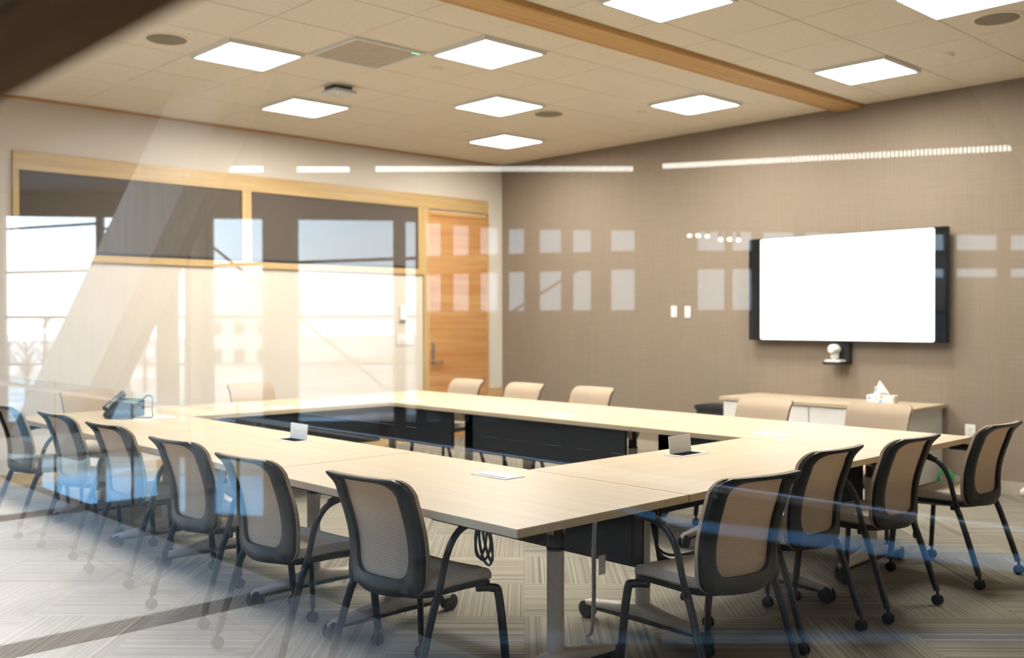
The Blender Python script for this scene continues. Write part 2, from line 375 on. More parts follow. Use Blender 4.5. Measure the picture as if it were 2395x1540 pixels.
for nm, x0, x1, lb in (('roller_shade', 2.89, 5.079, 'wide charcoal roller shade in the left pane of the clerestory window'), ('roller_shade.001', 5.194, 7.423, 'charcoal roller shade in the clerestory pane next to the door')):
    r_ = thing('roller_shade', lb, 'roller shade', ((x0+x1)/2, YL-0.012, 2.112), 0, 'clerestory roller shades')
    w_ = (x1-x0)/2
    MB().box(-w_, w_, -0.002, 0.004, 0.03, 0.745).build('shade_cloth', M['shade'], r_)
    MB().box(-w_, w_, -0.008, 0.008, 0.0, 0.03).build('hem_bar', M['black'], r_)
# glass partition with its dark timber transom close to the lens
gp = struct(MB().add([(G, -0.6, 0), (G, 13.5, 0), (G, 13.5, HC), (G, -0.6, HC)], [(0, 1, 2, 3)]).build('window_2', M['glass'], recalc=False), 'clear glass partition between corridor and meeting room')
struct(MB().box(0.20, G-0.01, 0.40, 1.62, 1.703, 2.02).box(0.20, G-0.01, 1.62, 1.76, 0.0, HC).build('trim_5', M['dark_timber'], bevel=0.006), 'dark timber post and short rail against the glass partition')

# ================================================================== ceiling fittings
def light_panel(x, y, label):
    L = thing('ceiling_light', label, 'ceiling light', (x, y, HC), 0, 'square led ceiling panels')
    h = 0.312; q = 0.288
    f = MB()
    for a in ((-h, h, -h, -q), (-h, h, q, h), (-h, -q, -q, q), (q, h, -q, q)): f.box(a[0], a[1], a[2], a[3], -0.026, 0.0)
    f.build('frame', M['white'], L)
    MB().prism([(sx_*(q-0.03*(1-math.cos(t)))*1.0, sy_*(q-0.03*(1-math.sin(t)))) for sx_, sy_, ts in ((1, 1, (0, PI/4, PI/2)), (-1, 1, (PI/2, PI/4, 0)), (-1, -1, (0, PI/4, PI/2)), (1, -1, (PI/2, PI/4, 0))) for t in ts], -0.016, -0.004).build('diffuser', M['lamp'], L)
for x, y, lb in ((3.715, 6.877, 'lit square ceiling panel left of the return grille'),
                 (5.017, 5.574, 'lit square ceiling panel right of the return grille'),
                 (5.017, 8.178, 'lit square ceiling panel in front of the white clerestory wall, nearest its left end'),
                 (6.318, 6.877, 'lit square ceiling panel beside the round speaker, middle of the ceiling'),
                 (7.62, 5.574, 'lit square ceiling panel just left of the timber beam by the display wall'),
                 (7.62, 8.178, 'lit square ceiling panel closest to the far corner of the room'),
                 (7.62, 3.88, 'lit square ceiling panel right of the timber beam, above the display'),
                 (5.017, 3.88, 'lit square ceiling panel cut by the top edge just right of the timber beam'),
                 (6.318, 2.58, 'lit square ceiling panel cut by the top edge in the right corner'),
                 (2.413, 5.574, 'unseen square ceiling panel added nearest the glass to even the table light')):  # last panel is out of view, added to even light across the tables
    light_panel(x, y, lb)
gr = thing('return_grille', 'square taupe return air grille with a white rim set in the ceiling', 'air grille', (4.365, 6.226, HC))
g_ = MB(); h = 0.318
for a in ((-h, h, -h, -h+0.03), (-h, h, h-0.03, h), (-h, -h+0.03, -h+0.03, h-0.03), (h-0.03, h, -h+0.03, h-0.03)): g_.box(a[0], a[1], a[2], a[3], -0.014, 0)
g_.build('rim', M['white'], gr)
MB().box(-h+0.03, h-0.03, -h+0.03, h-0.03, -0.008, 0).build('grille_face', M['grille'], gr)
MB().box(0.22, 0.30, -0.285, -0.262, -0.012, -0.008).build('indicator', M['led_green'], gr)
for x, y, lb in ((3.08, 6.88, 'round ceiling speaker left of the first lit panel'), (6.94, 6.83, 'round ceiling speaker in the middle of the ceiling, left of the beam'), (6.95, 2.61, 'round ceiling speaker at the top right corner')):
    s_ = thing('ceiling_speaker', lb, 'speaker', (x, y, HC), 0, 'round ceiling speakers')
    MB().lathe((0, 0, -0.010), [(0.150, 0), (0.160, 0.004), (0.160, 0.010)], 40).build('rim', M['tile'], s_, True)
    MB().lathe((0, 0, -0.014), [(0.10, 0), (0.138, 0.002), (0.14, 0.006)], 40).build('grille', M['speaker'], s_, True)
for x, y, r, lb in ((5.02, 6.20, 0.05, 'small ceiling disc right of the return grille'), (4.97, 8.75, 0.05, 'small ceiling disc near the white clerestory wall'), (7.55, 6.16, 0.05, 'small ceiling disc between speaker and beam'),
                    (8.26, 6.85, 0.05, 'small ceiling disc nearest the display wall'), (7.62, 3.23, 0.055, 'small ceiling disc right of the panel above the display'), (6.98, 8.17, 0.05, 'small ceiling disc left of the panel near the far corner'), (7.54, 8.72, 0.05, 'small ceiling disc in the far corner by the white wall')):
    MB_ = MB().lathe((0, 0, -0.03), [(r*0.55, 0), (r*0.9, 0.006), (r, 0.02), (r, 0.03)], 24)
    tag(MB_.build('sprinkler_cover', M['tile'], None, True, loc=(x, y, HC)), lb, 'sprinkler', 'small ceiling discs')
wp = thing('wireless_access_point', 'white access point on a black bracket under the ceiling grid', 'access point', (4.80, 7.27, HC))
MB().box(-0.12, 0.12, -0.12, 0.12, -0.070, -0.045).build('casing', M['white'], wp, True, bevel=0.025)
MB().box(-0.07, 0.12, -0.02, 0.12, -0.045, 0.0).build('bracket', M['black'], wp)
MB().lathe((-0.05, -0.05, -0.078), [(0.006, 0), (0.006, 0.004)], 10).build('indicator', M['led_green'], wp)

# ================================================================== display wall
tv = thing('wall_display', 'large wall display with black bezel showing a white screen', 'display', (XB, 4.70, 1.795))
MB().box(-0.115, -0.055, -1.013, 1.013, -0.514, 0.514).build('bezel', M['screen_black'], tv, bevel=0.006)
MB().box(-0.055, 0.0, -0.5, 0.5, -0.3, 0.3).build('wall_mount', M['black'], tv)
rr = 0.02; hw, hh = 0.889, 0.508
pl = []
for cx, cz, a0 in ((hw-rr, hh-rr, 0), (-hw+rr, hh-rr, PI/2), (-hw+rr, -hh+rr, PI), (hw-rr, -hh+rr, 1.5*PI)):
    for i in range(5): pl.append((cx+rr*math.cos(a0+i*PI/8), cz+rr*math.sin(a0+i*PI/8)))
sc_ = MB().prism(pl, 0.1152, 0.1165).map(lambda a, b, c: (-c, a-0.014, b))
sc_.build('screen', M['screen'], tv)
vc = thing('video_camera', 'white conference camera on a small black shelf under the display', 'video camera', (XB, 4.735, 1.06))
MB().box(-0.20, -0.02, -0.09, 0.10, 0.0, 0.02).box(-0.06, 0.0, -0.10, 0.0, 0.0, 0.20).build('shelf_bracket', M['black'], vc, bevel=0.003)
MB().box(-0.19, -0.05, -0.07, 0.09, 0.021, 0.045).build('camera_base', M['white'], vc, True, bevel=0.008)
MB().box(-0.15, -0.09, -0.015, 0.05, 0.045, 0.13).build('yoke', M['white'], vc, True, bevel=0.012)
MB().lathe((-0.19, 0.02, 0.145), [(0.030, 0), (0.044, 0.02), (0.048, 0.07), (0.044, 0.115), (0.02, 0.135)], 24, 'X').build('camera_head', M['white'], vc, True)
for y, z, lb in ((6.748, 1.58, 'left of the two white wall switches beside the display'), (6.562, 1.574, 'right of the two white wall switches beside the display')):
    s_ = thing('light_switch', lb, 'switch', (XB, y, z), 0, 'wall switches')
    MB().box(-0.010, 0, -0.038, 0.038, -0.062, 0.062).build('switch_plate', M['white'], s_, bevel=0.003)
    MB().box(-0.016, -0.010, -0.017, 0.017, -0.034, 0.034).build('rocker', M['white'], s_)
for y, z, lb in ((3.53, 0.50, 'white double power outlet on the taupe wall right of the credenza'), (8.26, 0.49, 'white power outlet low on the taupe wall behind the far chairs')):
    s_ = thing('power_outlet', lb, 'power outlet', (XB, y, z), 0, 'wall outlets')
    MB().box(-0.010, 0, -0.045, 0.045, -0.07, 0.07).build('cover_plate', M['white'], s_, bevel=0.003)
    MB().box(-0.014, -0.010, -0.02, 0.02, 0.008, 0.04).box(-0.014, -0.010, -0.02, 0.02, -0.04, -0.008).build('socket', M['white_lam'], s_)
rd = thing('thermostat', 'small white wall controller with a green light by the door', 'thermostat', (7.196, YL, 1.50))
MB().box(-0.05, 0.05, -0.03, 0, -0.03, 0.17).build('casing', M['white'], rd, True, bevel=0.01)
MB().box(-0.045, 0.045, -0.034, -0.03, -0.02, -0.005).build('slot', M['speaker'], rd)
MB().lathe((0.0, -0.034, 0.12), [(0.012, 0), (0.012, 0.006)], 12, 'Y').build('indicator', M['led_green'], rd)
pp = thing('wall_plate', 'wide white wall plate under the wall controller by the door', 'wall plate', (7.24, YL, 1.19))
MB().box(-0.125, 0.125, -0.012, 0, 0, 0.13).build('plate', M['white'], pp, bevel=0.004)
MB().box(-0.11, 0.11, -0.018, -0.012, 0.03, 0.10).build('insert', M['white_lam'], pp)

# credenza, bin, tissue box, cords
cr_ = thing('credenza', 'white credenza with a maple top under the display', 'credenza', (8.50, 4.70, 0))
MB().box(-0.33, 0.325, -0.93, 0.93, 0.06, 0.70).build('carcass', M['white_lam'], cr_)
MB().box(-0.36, 0.33, -0.97, 0.97, 0.70, 0.735).build('top', M['maple'], cr_, bevel=0.003)
MB().box(-0.28, 0.30, -0.90, 0.90, 0.0, 0.06).build('plinth', M['black'], cr_)
for i in range(4):
    dr = MB().box(-0.348, -0.332, -0.925+0.464*i, -0.925+0.464*i+0.455, 0.075, 0.69).build('door', M['white_lam'], cr_, bevel=0.002)
    MB().box(-0.362, -0.348, -0.925+0.464*i+(0.40 if i % 2 == 0 else 0.035), -0.925+0.464*i+(0.415 if i % 2 == 0 else 0.05), 0.55, 0.67).build('pull', M['steel'], dr)
wb = thing('waste_bin', 'black plastic waste bin standing left of the credenza', 'bin', (8.60, 5.98, 0))
rg = []
for s_, z in ((0.75, 0.0), (0.97, 0.56), (1.06, 0.565), (1.06, 0.60), (0.95, 0.60), (0.9, 0.50)):
    rg.append([(sx_*0.15*s_, sy_*0.20*s_, z) for sx_, sy_ in ((-1, -1), (1, -1), (1, 1), (-1, 1))])
MB().rings(rg[:4]).build('bin_body', M['bin'], wb, bevel=0.006)
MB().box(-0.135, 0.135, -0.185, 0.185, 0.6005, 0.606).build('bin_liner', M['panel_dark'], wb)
tb = thing('tissue_box', 'printed tissue box with a tissue pulled up on the credenza', 'tissue box', (8.36, 4.10, 0.7355), math.radians(8))
MB().box(-0.06, 0.06, -0.12, 0.12, 0, 0.085).build('carton', M['tissue_print'], tb, bevel=0.002)
rows = []
for i in range(7):
    t = i/6; z = 0.086+0.115*t
    rows.append([(0.010*math.sin(7*s_+3*t)+0.02*(t-0.4)*math.cos(3*s_), (s_-0.45)*0.15*(1-0.72*t)+0.035*t, z+0.012*math.sin(5*s_+t)*(t > 0)-0.05*t*abs(s_-0.2)) for s_ in [j/8 for j in range(9)]])
ts_ = MB().grid(rows).build('tissue', M['paper'], tb, True); sm_ = ts_.modifiers.new('thickness', 'SOLIDIFY'); sm_.thickness = 0.003
gcoil = MB()
for q in range(3):
    gcoil.tube([(8.62+0.015*q, 3.66+0.065*math.cos(a), 0.090+0.012*q+0.065*math.sin(a)) for a in [2*PI*i/24 for i in range(25)]], 0.008, 6)
tag(gcoil.build('coiled_cable', M['green_cord'], None, True), 'green coiled cable leaning at the right end of the credenza', 'cable')
tag(MB().lathe((XB-0.075, 3.07, 0.045), [(0.012, 0), (0.026, 0.006), (0.030, 0.05), (0.02, 0.063)], 20, 'X').build('door_stop', M['white'], None, True), 'small white round fitting low on the taupe wall at the right edge', 'wall fitting')

# ================================================================== tables
TH = 0.775
def caster(r, x, y, h=0.0):
    b = MB(); w = r*0.42
    for s_ in (-1, 1):
        b.lathe((x+s_*w*0.95-w*0.5, y, r), [(r*0.55, 0), (r*0.93, w*0.1), (r, w*0.3), (r, w*0.7), (r*0.93, w*0.9), (r*0.55, w)], 18, 'X')
    b.box(x-w*0.5, x+w*0.5, y-r*0.5, y+r*0.5, r*0.6, r*1.6)
    if h: b.lathe((x, y, r), [(r*0.28, 0), (r*0.32, h*0.5), (r*0.24, h)], 10)
    return b
def hood(r, x, y):   # curved cover over the twin wheels
    rg_ = []
    for i in range(7):
        a = math.radians(-10+i*30); rg_.append([(x+s_*r*0.62, y-math.cos(a)*rr_, r+math.sin(a)*rr_) for s_ in (-1, 1) for rr_ in ((r*1.04, r*1.14) if s_ == -1 else (r*1.14, r*1.04))])
    return MB().rings(rg_)
def make_table(L, D, label, inset):
    t = thing('conference_table', label, 'table', (0, 0, 0), 0, 'maple conference tables set in a hollow square')
    MB().box(-L/2, L/2, -D/2, D/2, TH-0.032, TH).build('tabletop', M['maple'], t, bevel=0.002)
    MB().box(-L/2+inset, L/2-inset, D/2-0.06, D/2-0.04, TH-0.335, TH-0.034).box(L/2-inset-0.11, L/2-inset, D/2-0.12, D/2-0.04, TH-0.31, TH-0.034).build('modesty_panel', M['panel_dark'], t, bevel=0.006)
    for s_ in (-1, 1):
        x = s_*(L/2-0.36); y = 0.07
        lg = MB().lathe((x, y, 0.10), [(0.036, 0), (0.0355, 0.30), (0.0355, 0.46)], 28).build('leg', M['silver'], t, True)
        MB().lathe((x, y, 0.555), [(0.037, 0), (0.037, 0.01), (0.031, 0.012), (0.031, 0.186)], 24).build('collar', M['black'], lg, True)
        br = MB()
        for q in (-1, 1):
            br.add([(x-0.02, y+q*0.03, 0.62), (x-0.02, y+q*0.03, 0.68), (x-0.02, y+q*0.16, 0.742), (x-0.02, y+q*0.10, 0.742), (x+0.02, y+q*0.03, 0.62), (x+0.02, y+q*0.03, 0.68), (x+0.02, y+q*0.16, 0.742), (x+0.02, y+q*0.10, 0.742)],
                   [(0, 3, 2, 1), (4, 5, 6, 7), (0, 1, 5, 4), (1, 2, 6, 5), (2, 3, 7, 6), (3, 0, 4, 7)])
        br.build('bracket', M['silver'], lg)
        ft = []
        for yy_, w_, z0, z1 in ((-0.375, 0.016, 0.066, 0.082), (-0.34, 0.028, 0.064, 0.094), (-0.12, 0.034, 0.072, 0.125), (0, 0.038, 0.078, 0.150), (0.12, 0.034, 0.072, 0.125), (0.34, 0.028, 0.064, 0.094), (0.375, 0.016, 0.066, 0.082)):
            ft.append([(x+w_*math.copysign(abs(math.cos(a))**0.6, math.cos(a)), y+yy_, (z0+z1)/2+(z1-z0)/2*math.copysign(abs(math.sin(a))**0.6, math.sin(a))) for a in [2*PI*i/16 for i in range(16)]])
        MB().rings(ft).build('foot', M['silver'], lg, True)
        MB().box(x-0.018, x+0.018, y-0.35, y+0.35, 0.052, 0.068).build('foot_underside', M['black'], lg)
        for q in (-1, 1):
            cs = caster(0.044, x, y+q*0.352, 0.03); cs.build('caster', M['black'], lg, True)
    return t
def power_port(parent_loc, rz, opened, label):
    p_ = thing('power_port', label, 'power port', parent_loc, rz, 'table power ports')
    f = MB()
    for a in ((-0.115, 0.115, -0.062, -0.045), (-0.115, 0.115, 0.045, 0.062), (-0.115, -0.095, -0.045, 0.045), (0.095, 0.115, -0.045, 0.045)): f.box(a[0], a[1], a[2], a[3], 0.0, 0.003)
    f.build('rim', M['white'], p_)
    MB().box(-0.095, 0.095, -0.045, 0.045, 0.0002, 0.0012).build('well', M['well'], p_)
    if opened:
        lid = MB().box(-0.094, 0.094, -0.0025, 0.0025, 0.0, 0.092).map(lambda x, y, z: (x, y+0.040+z*0.10, z+0.003))
        lid.build('lid', M['white'], p_, bevel=0.001)
    else:
        MB().box(-0.094, 0.094, -0.034, 0.044, 0.0012, 0.004).build('lid', M['white'], p_, bevel=0.001)
    return p_
NX0, NX1, FX0, FX1, RY0, RY1, LY0, LY1 = 2.336, 3.312, 5.13, 6.195, 2.451, 3.395, 7.00, 7.95
TL = (LY1-RY0)/3
tdef = []
for i, lb in enumerate(('maple table at the front corner nearest the camera', 'maple table in the middle of the row nearest the glass', 'maple table at the left end of the near row holding the desk phone')):
    tdef.append((TL-0.004, NX1-NX0, ((NX0+NX1)/2, RY0+TL*(i+0.5)), -PI/2, lb))
tdef.append((FX0-NX1-0.006, RY1-RY0, ((NX1+FX0)/2, (RY0+RY1)/2), 0, 'maple table joining the two rows on the right side of the square'))
for i, lb in enumerate(('maple table of the far row at its right end by the credenza', 'maple table in the middle of the far row', 'maple table of the far row at its left end near the door')):
    tdef.append((TL-0.004, FX1-FX0, ((FX0+FX1)/2, RY0+TL*(i+0.5)), PI/2, lb))
tdef.append((FX0-NX1-0.006, LY1-LY0, ((NX1+FX0)/2, (LY0+LY1)/2), PI, 'maple table joining the two rows on the far left side by the white wall'))
TB = []
for i, (L, D, (x, y), rz, lb) in enumerate(tdef):
    t = make_table(L, D, lb, 0.20 if i in (0, 4) else 0.07); t.location = (x, y, 0); t.rotation_euler = (0, 0, rz); TB.append(t)
# power ports lie in the tops: one per table, two of them flipped open
for (x, y), rz, op, lb in (((3.08, 3.365), -PI/2, False, 'closed white power port in the table at the front corner'), ((3.10, 5.21), -PI/2, True, 'open power port with its lid up in the middle table of the near row'),
                           ((3.14, 7.12), -PI/2, False, 'closed power port beside the desk phone cable'), ((4.30, 3.20), 0, True, 'open power port with its lid up in the right side table'),
                           ((5.39, 3.36), PI/2, False, 'closed power port at the right end of the far row'), ((5.33, 5.13), PI/2, False, 'closed power port in the middle table of the far row'),
                           ((5.38, 7.02), PI/2, False, 'closed power port in the far row table near the door'), ((4.17, 7.21), PI, False, 'closed power port in the far left side table')):
    power_port((x, y, TH+0.0005), rz, op, lb)

# ================================================================== chairs
def make_chair():
    t = thing('conference_chair', 'x', 'chair', (0, 0, 0), 0, 'mesh back conference chairs around the tables')
    # back: rounded shield, wrapped forward at the sides, top lip curled to the rear
    def back_pt(u, v, off=0.0, shrink=0.0):
        z = 0.434+0.471*v
        w = 0.205+0.014*v
        if v < 0.15:
            q = (0.15-v)/0.15; w = w-0.075*(1-math.sqrt(max(0, 1-q*q)))
        if v > 0.93:
            q = (v-0.93)/0.07; w = w-0.030*(1-math.sqrt(max(0, 1-q*q)))
        w -= shrink
        x = u*w
        y = -0.198-0.052*v+0.030*math.sin(PI*min(1, v/0.8))
        if v > 0.80: y -= 0.065*((v-0.80)/0.20)**2
        y += 0.040*u*u*(1-0.35*v)
        return (x, y+off, z)
    us = [-1, -.97, -.9, -.8, -.68, -.54, -.4, -.26, -.13, 0, .13, .26, .4, .54, .68, .8, .9, .97, 1]; vs = [0, .02, .05, .09, .13, .17, .24, .32, .40, .48, .56, .64, .72, .80, .86, .91, .945, .97, .99, 1.0]
    nU, nV = len(us), len(vs); N = nU*nV
    per = []
    for k in range(22): per.append((-1+2*k/22, -1))
    for k in range(28): per.append((1, -1+2*k/28))
    for k in range(22): per.append((1-2*k/22, 1))
    for k in range(28): per.append((-1, 1-2*k/28))
    per = [tuple(math.copysign(abs(c)**0.75, c) for c in q) for q in per]
    loops = []
    for tt in (0, 0.3, 0.65, 1.0):
        lp = []
        for a, b in per:
            g_ = 1/(abs(a)**6+abs(b)**6)**(1/6)
            ui, vi = a*g_*0.72, 0.54+b*g_*(0.415 if b > 0 else 0.40)
            lp.append((a+(ui-a)*tt, (b+1)/2+(vi-(b+1)/2)*tt))
        loops.append(lp)
    ring = [[back_pt(u, v, -0.004) for u, v in lp] for lp in loops]
    rear = [[back_pt(u, v, -0.032+0.008*(1 if k in (0, 3) else 0)) for u, v in lp] for k, lp in enumerate(loops)]
    seq = ring+rear[::-1]; n_ = len(per); vsq = [p for l_ in seq for p in l_]; m_ = len(seq)
    MB().add(vsq, [(a*n_+b, a*n_+(b+1) % n_, ((a+1) % m_)*n_+(b+1) % n_, ((a+1) % m_)*n_+b) for a in range(m_) for b in range(n_)]).build('backrest_frame', M['black'], t, True)
    # fabric stretched over the front, full outline, two faces
    fr = [[back_pt(u, v, 0.012, -0.004) for u in us] for v in vs]; rr_ = [[back_pt(u, v, -0.003, -0.004) for u in us] for v in vs]
    f = MB().grid(fr).grid(rr_); per = [(0, j) for j in range(nU)]+[(i, nU-1) for i in range(1, nV)]+[(nV-1, j) for j in range(nU-2, -1, -1)]+[(i, 0) for i in range(nV-2, 0, -1)]
    q = [i*nU+j for i, j in per]
    f.f += [(q[i], q[(i+1) % len(q)], q[(i+1) % len(q)]+N, q[i]+N) for i in range(len(q))]
    f.build('back_fabric', M['knit'], t, True)
    # seat cushion with waterfall front, over a black pan
    def seat_ring(s_, z, n=36):
        o_ = []
        for i in range(n):
            a = 2*PI*i/n; c, s2 = math.cos(a), math.sin(a)
            x = 0.232*s_*math.copysign(abs(c)**0.45, c); y = 0.038+0.222*s_*math.copysign(abs(s2)**0.45, s2)
            dz = -0.035*max(0, (y-0.075)/0.18)**2+0.012*(x/0.23)**2
            o_.append((x*(1-0.06*max(0, -y/0.2)), y, z+dz))
        return o_
    MB().rings([seat_ring(0.94, 0.445), seat_ring(1.0, 0.457), seat_ring(1.0, 0.478), seat_ring(0.96, 0.493), seat_ring(0.80, 0.500), seat_ring(0.4, 0.502), seat_ring(0.05, 0.502)]).build('seat', M['seat'], t, True)
    MB().rings([seat_ring(0.80, 0.415), seat_ring(0.96, 0.425), seat_ring(0.985, 0.447)]).build('seat_pan', M['black'], t, True)
    for s_ in (-1, 1):
        # front leg, bent out from the seat corner
        lg = MB().tube(spline([(s_*0.19, 0.15, 0.415), (s_*0.215, 0.215, 0.405), (s_*0.232, 0.236, 0.37), (s_*0.25, 0.262, 0.075)], 5), 0.0175, 10, 0.8).build('leg', M['black_metal'], t, True)
        c = caster(0.028, s_*0.25, 0.262-0.004, 0.05); c.build('caster', M['black'], lg, True); 
        # rear leg
        lg = MB().tube(spline([(s_*0.236, -0.10, 0.430), (s_*0.24, -0.145, 0.40), (s_*0.25, -0.262, 0.075)], 6), 0.0175, 10, 0.8).build('leg', M['black_metal'], t, True)
        c = caster(0.028, s_*0.25, -0.262-0.004, 0.05); c.build('caster', M['black'], lg, True)
        # arm loop rising from the seat side and reaching forward
        ar = MB().tube(spline([(s_*0.236, -0.135, 0.425), (s_*0.256, -0.125, 0.49), (s_*0.262, -0.095, 0.605), (s_*0.264, -0.045, 0.675), (s_*0.264, 0.03, 0.703), (s_*0.258, 0.15, 0.706)], 6), 0.0145, 10, 0.85).build('armrest', M['black_metal'], t, True)
        MB().tube(spline([(s_*0.264, -0.03, 0.692), (s_*0.264, 0.05, 0.713), (s_*0.258, 0.158, 0.717)], 6), [0.008]+[0.019]*11+[0.010], 10, 0.7).build('arm_pad', M['black'], ar, True)
    return t
R = math.radians
chairs = [ # x, y, heading (deg), label
    (2.420, 7.471, -88, 'mesh back chair at the left edge of the photo, end of the near row'),
    (2.470, 6.602, -87, 'second chair from the left in the near row, overlapping the one at the left edge'),
    (2.460, 5.733, -86, 'third chair from the left in the near row, in front of the desk phone'),
    (2.425, 4.768, -85, 'fourth chair from the left in the near row, nearest the open power port'),
    (2.380, 3.953, -86, 'chair just left of the one at the front table corner, near row'),
    (2.455, 3.165, -84, 'chair left of the front table corner, nearest the camera in the near row'),
    (3.332, 2.369, -10, 'large chair nearest the camera right of the front table corner'),
    (4.211, 2.560, -2, 'second chair along the right side of the tables'),
    (4.912, 2.500, -3, 'third chair along the right side of the tables'),
    (5.872, 2.440, -3, 'chair at the right edge of the photo past the table corner'),
    (6.110, 7.400, 90, 'chair in front of the orange timber door, far row'),
    (6.090, 6.549, 91, 'chair just right of the timber door, far row'),
    (6.160, 5.769, 91, 'chair with the white outlet beside it, middle of the far row'),
    (6.120, 4.030, 90, 'chair in front of the left half of the credenza'),
    (6.330, 3.227, 95, 'chair in front of the tissue box on the credenza'),
    (3.101, 8.240, 181, 'chair behind the desk phone against the white wall'),
    (4.519, 8.090, 179, 'lone chair behind the left side table under the clerestory shades'),
]
ch0 = make_chair()
for i, (x, y, hd_, lb) in enumerate(chairs):
    o = ch0 if i == 0 else copy_tree(ch0)
    o.location = (x, y, 0); o.rotation_euler = (0, 0, R(hd_)); o['label'] = lb

# ================================================================== things on and under the tables
ph = thing('desk_phone', 'dark slate desk phone with handset and looping cable on the near row', 'phone', (2.95, 7.38, TH+0.001), R(-60))
MB().add([(-0.10, -0.10, 0), (0.12, -0.10, 0), (0.12, 0.10, 0), (-0.10, 0.10, 0), (-0.10, -0.10, 0.03), (0.12, -0.10, 0.03), (0.12, 0.10, 0.13), (-0.10, 0.10, 0.13)],
         [(0, 3, 2, 1), (4, 5, 6, 7), (0, 1, 5, 4), (1, 2, 6, 5), (2, 3, 7, 6), (3, 0, 4, 7)]).build('phone_body', M['phone_body'], ph, bevel=0.006)
MB().box(-0.02, 0.10, 0.02, 0.08, 0.0, 0.006).map(lambda x, y, z: (x, y, z+0.03+0.5*(y+0.10))).build('display', M['phone_lcd'], ph)
MB().tube(spline([(-0.075, -0.10, 0.060), (-0.075, -0.06, 0.085), (-0.075, 0.06, 0.148), (-0.075, 0.10, 0.155)], 4), [0.026]*3+[0.018]*7+[0.026]*3, 10).build('handset', M['phone_body'], ph, True)
MB().tube(spline([(0.08, 0.09, 0.10), (0.14, 0.10, 0.15), (0.22, 0.05, 0.14), (0.28, -0.03, 0.06), (0.30, -0.06, 0.008), (0.22, -0.10, 0.006), (0.10, -0.16, 0.006), (0.0, -0.20, 0.006), (0.10, -0.24, 0.006), (0.21, -0.22, 0.006), (0.20, -0.12, 0.008)], 6), 0.0045, 6).build('phone_cord', M['cord'], ph, True)
cc = MB()
for a0, w_, l_ in ((0.0, 0.030, 0.155), (0.35, 0.024, 0.175), (-0.30, 0.02, 0.145), (0.62, 0.012, 0.16)):
    cc.tube([(2.50+w_*math.sin(a)*math.cos(0.8)+math.sin(a0)*0.25*l_*(1-math.cos(a))*0.5, 2.815-w_*math.sin(a)*0.7-math.sin(a0)*0.25*l_*(1-math.cos(a))*0.5, TH-0.041-l_*(1-math.cos(a))/2) for a in [2*PI*i/22 for i in range(23)]], 0.0055, 6)
tag(cc.build('hanging_cable_coil', M['cord'], None, True), 'looped dark cable hanging under the front table edge', 'cable')
tube_path = spline([(2.93, 2.62, 0.74), (2.95, 2.65, 0.65), (3.08, 2.77, 0.47), (3.28, 2.95, 0.25), (3.40, 3.07, 0.06), (3.42, 3.12, 0.012)], 8)
cs_ = thing('cable_sleeve', 'clear ribbed cable sleeve with a tag hanging under the front table corner', 'cable sleeve', (0, 0, 0))
MB().tube(tube_path, [0.009+0.0012*(i % 2) for i in range(len(tube_path))], 10).build('sleeve', M['clear_tube'], cs_, True)
MB().box(3.06, 3.10, 2.735, 2.738, 0.43, 0.51).map(lambda x, y, z: (x+0.02, y+0.005, z)).build('cable_tag', M['white'], cs_)
cb_ = MB()
for i in range(5):
    z = 0.41+0.014*i
    cb_.tube(spline([(3.42, 2.70+0.012*i, z+0.25), (3.44, 2.71, z+0.02), (3.56, 2.70-0.02*i, z-0.02*(i % 2)), (3.72, 2.69, z+0.03), (3.80, 2.72, z+0.25)], 6), 0.006, 6)
tag(cb_.build('cable_bundle', M['cord'], None, True), 'bundle of black cables slung under the right side table', 'cable')

# ================================================================== corridor and atrium behind the camera (seen mirrored in the glass)
def mir(x, y, z): return (2*G-x, y, z)          # mirrored layout -> true place
RX = 2.90                                        # guard rail distance in the mirrored layout
XR = 2*G-RX
struct(MB().box(XR, G, -3.0, 13.5, -0.35, 0.0).build('corridor_floor', M['stone']), 'pale fibrous stone corridor floor')
for i, (y0, y1) in enumerate(((4.69, 4.90), (7.93, 8.17), (1.45, 1.67), (11.2, 11.4))):
    struct(MB().box(XR-0.7, G-0.01, y0, y1, -0.30, 0.003).build('floor_inlay', M['inlay']), 'dark bronze floor inlay')
rail = thing('glass_guard_rail', 'frameless glass guard rail with a slim handrail reflected in the partition', 'railing', (XR, 0, 0))
joints = [0.69, 2.29, 3.886, 5.515, 7.102, 8.707, 10.31, 11.9]
for a, b in zip(joints[:-1], joints[1:]):
    MB().box(-0.010, 0.002, a+0.006, b-0.006, -0.05, 0.98).build('glass_panel', M['rail_glass'], rail)
    MB().box(-0.014, 0.004, b-0.006, b+0.006, 0.0, 0.98).build('panel_joint', M['bronze'], rail)
MB().box(-0.03, 0.012, 0.69, 11.9, 0.0, 0.035).build('base_shoe', M['bronze'], rail)
MB().tube([(0.05, 0.69, 0.915), (0.05, 5, 0.915), (0.05, 11.9, 0.915)], 0.019, 12).build('handrail', M['steel'], rail, True)
for y in (2.0, 3.6, 5.2, 6.8, 8.4, 9.3, 10.1):
    MB().lathe((0.0, y, 0.885), [(0.016, 0), (0.010, 0.01), (0.010, 0.05)], 12, 'X').build('standoff', M['steel'], rail, True)

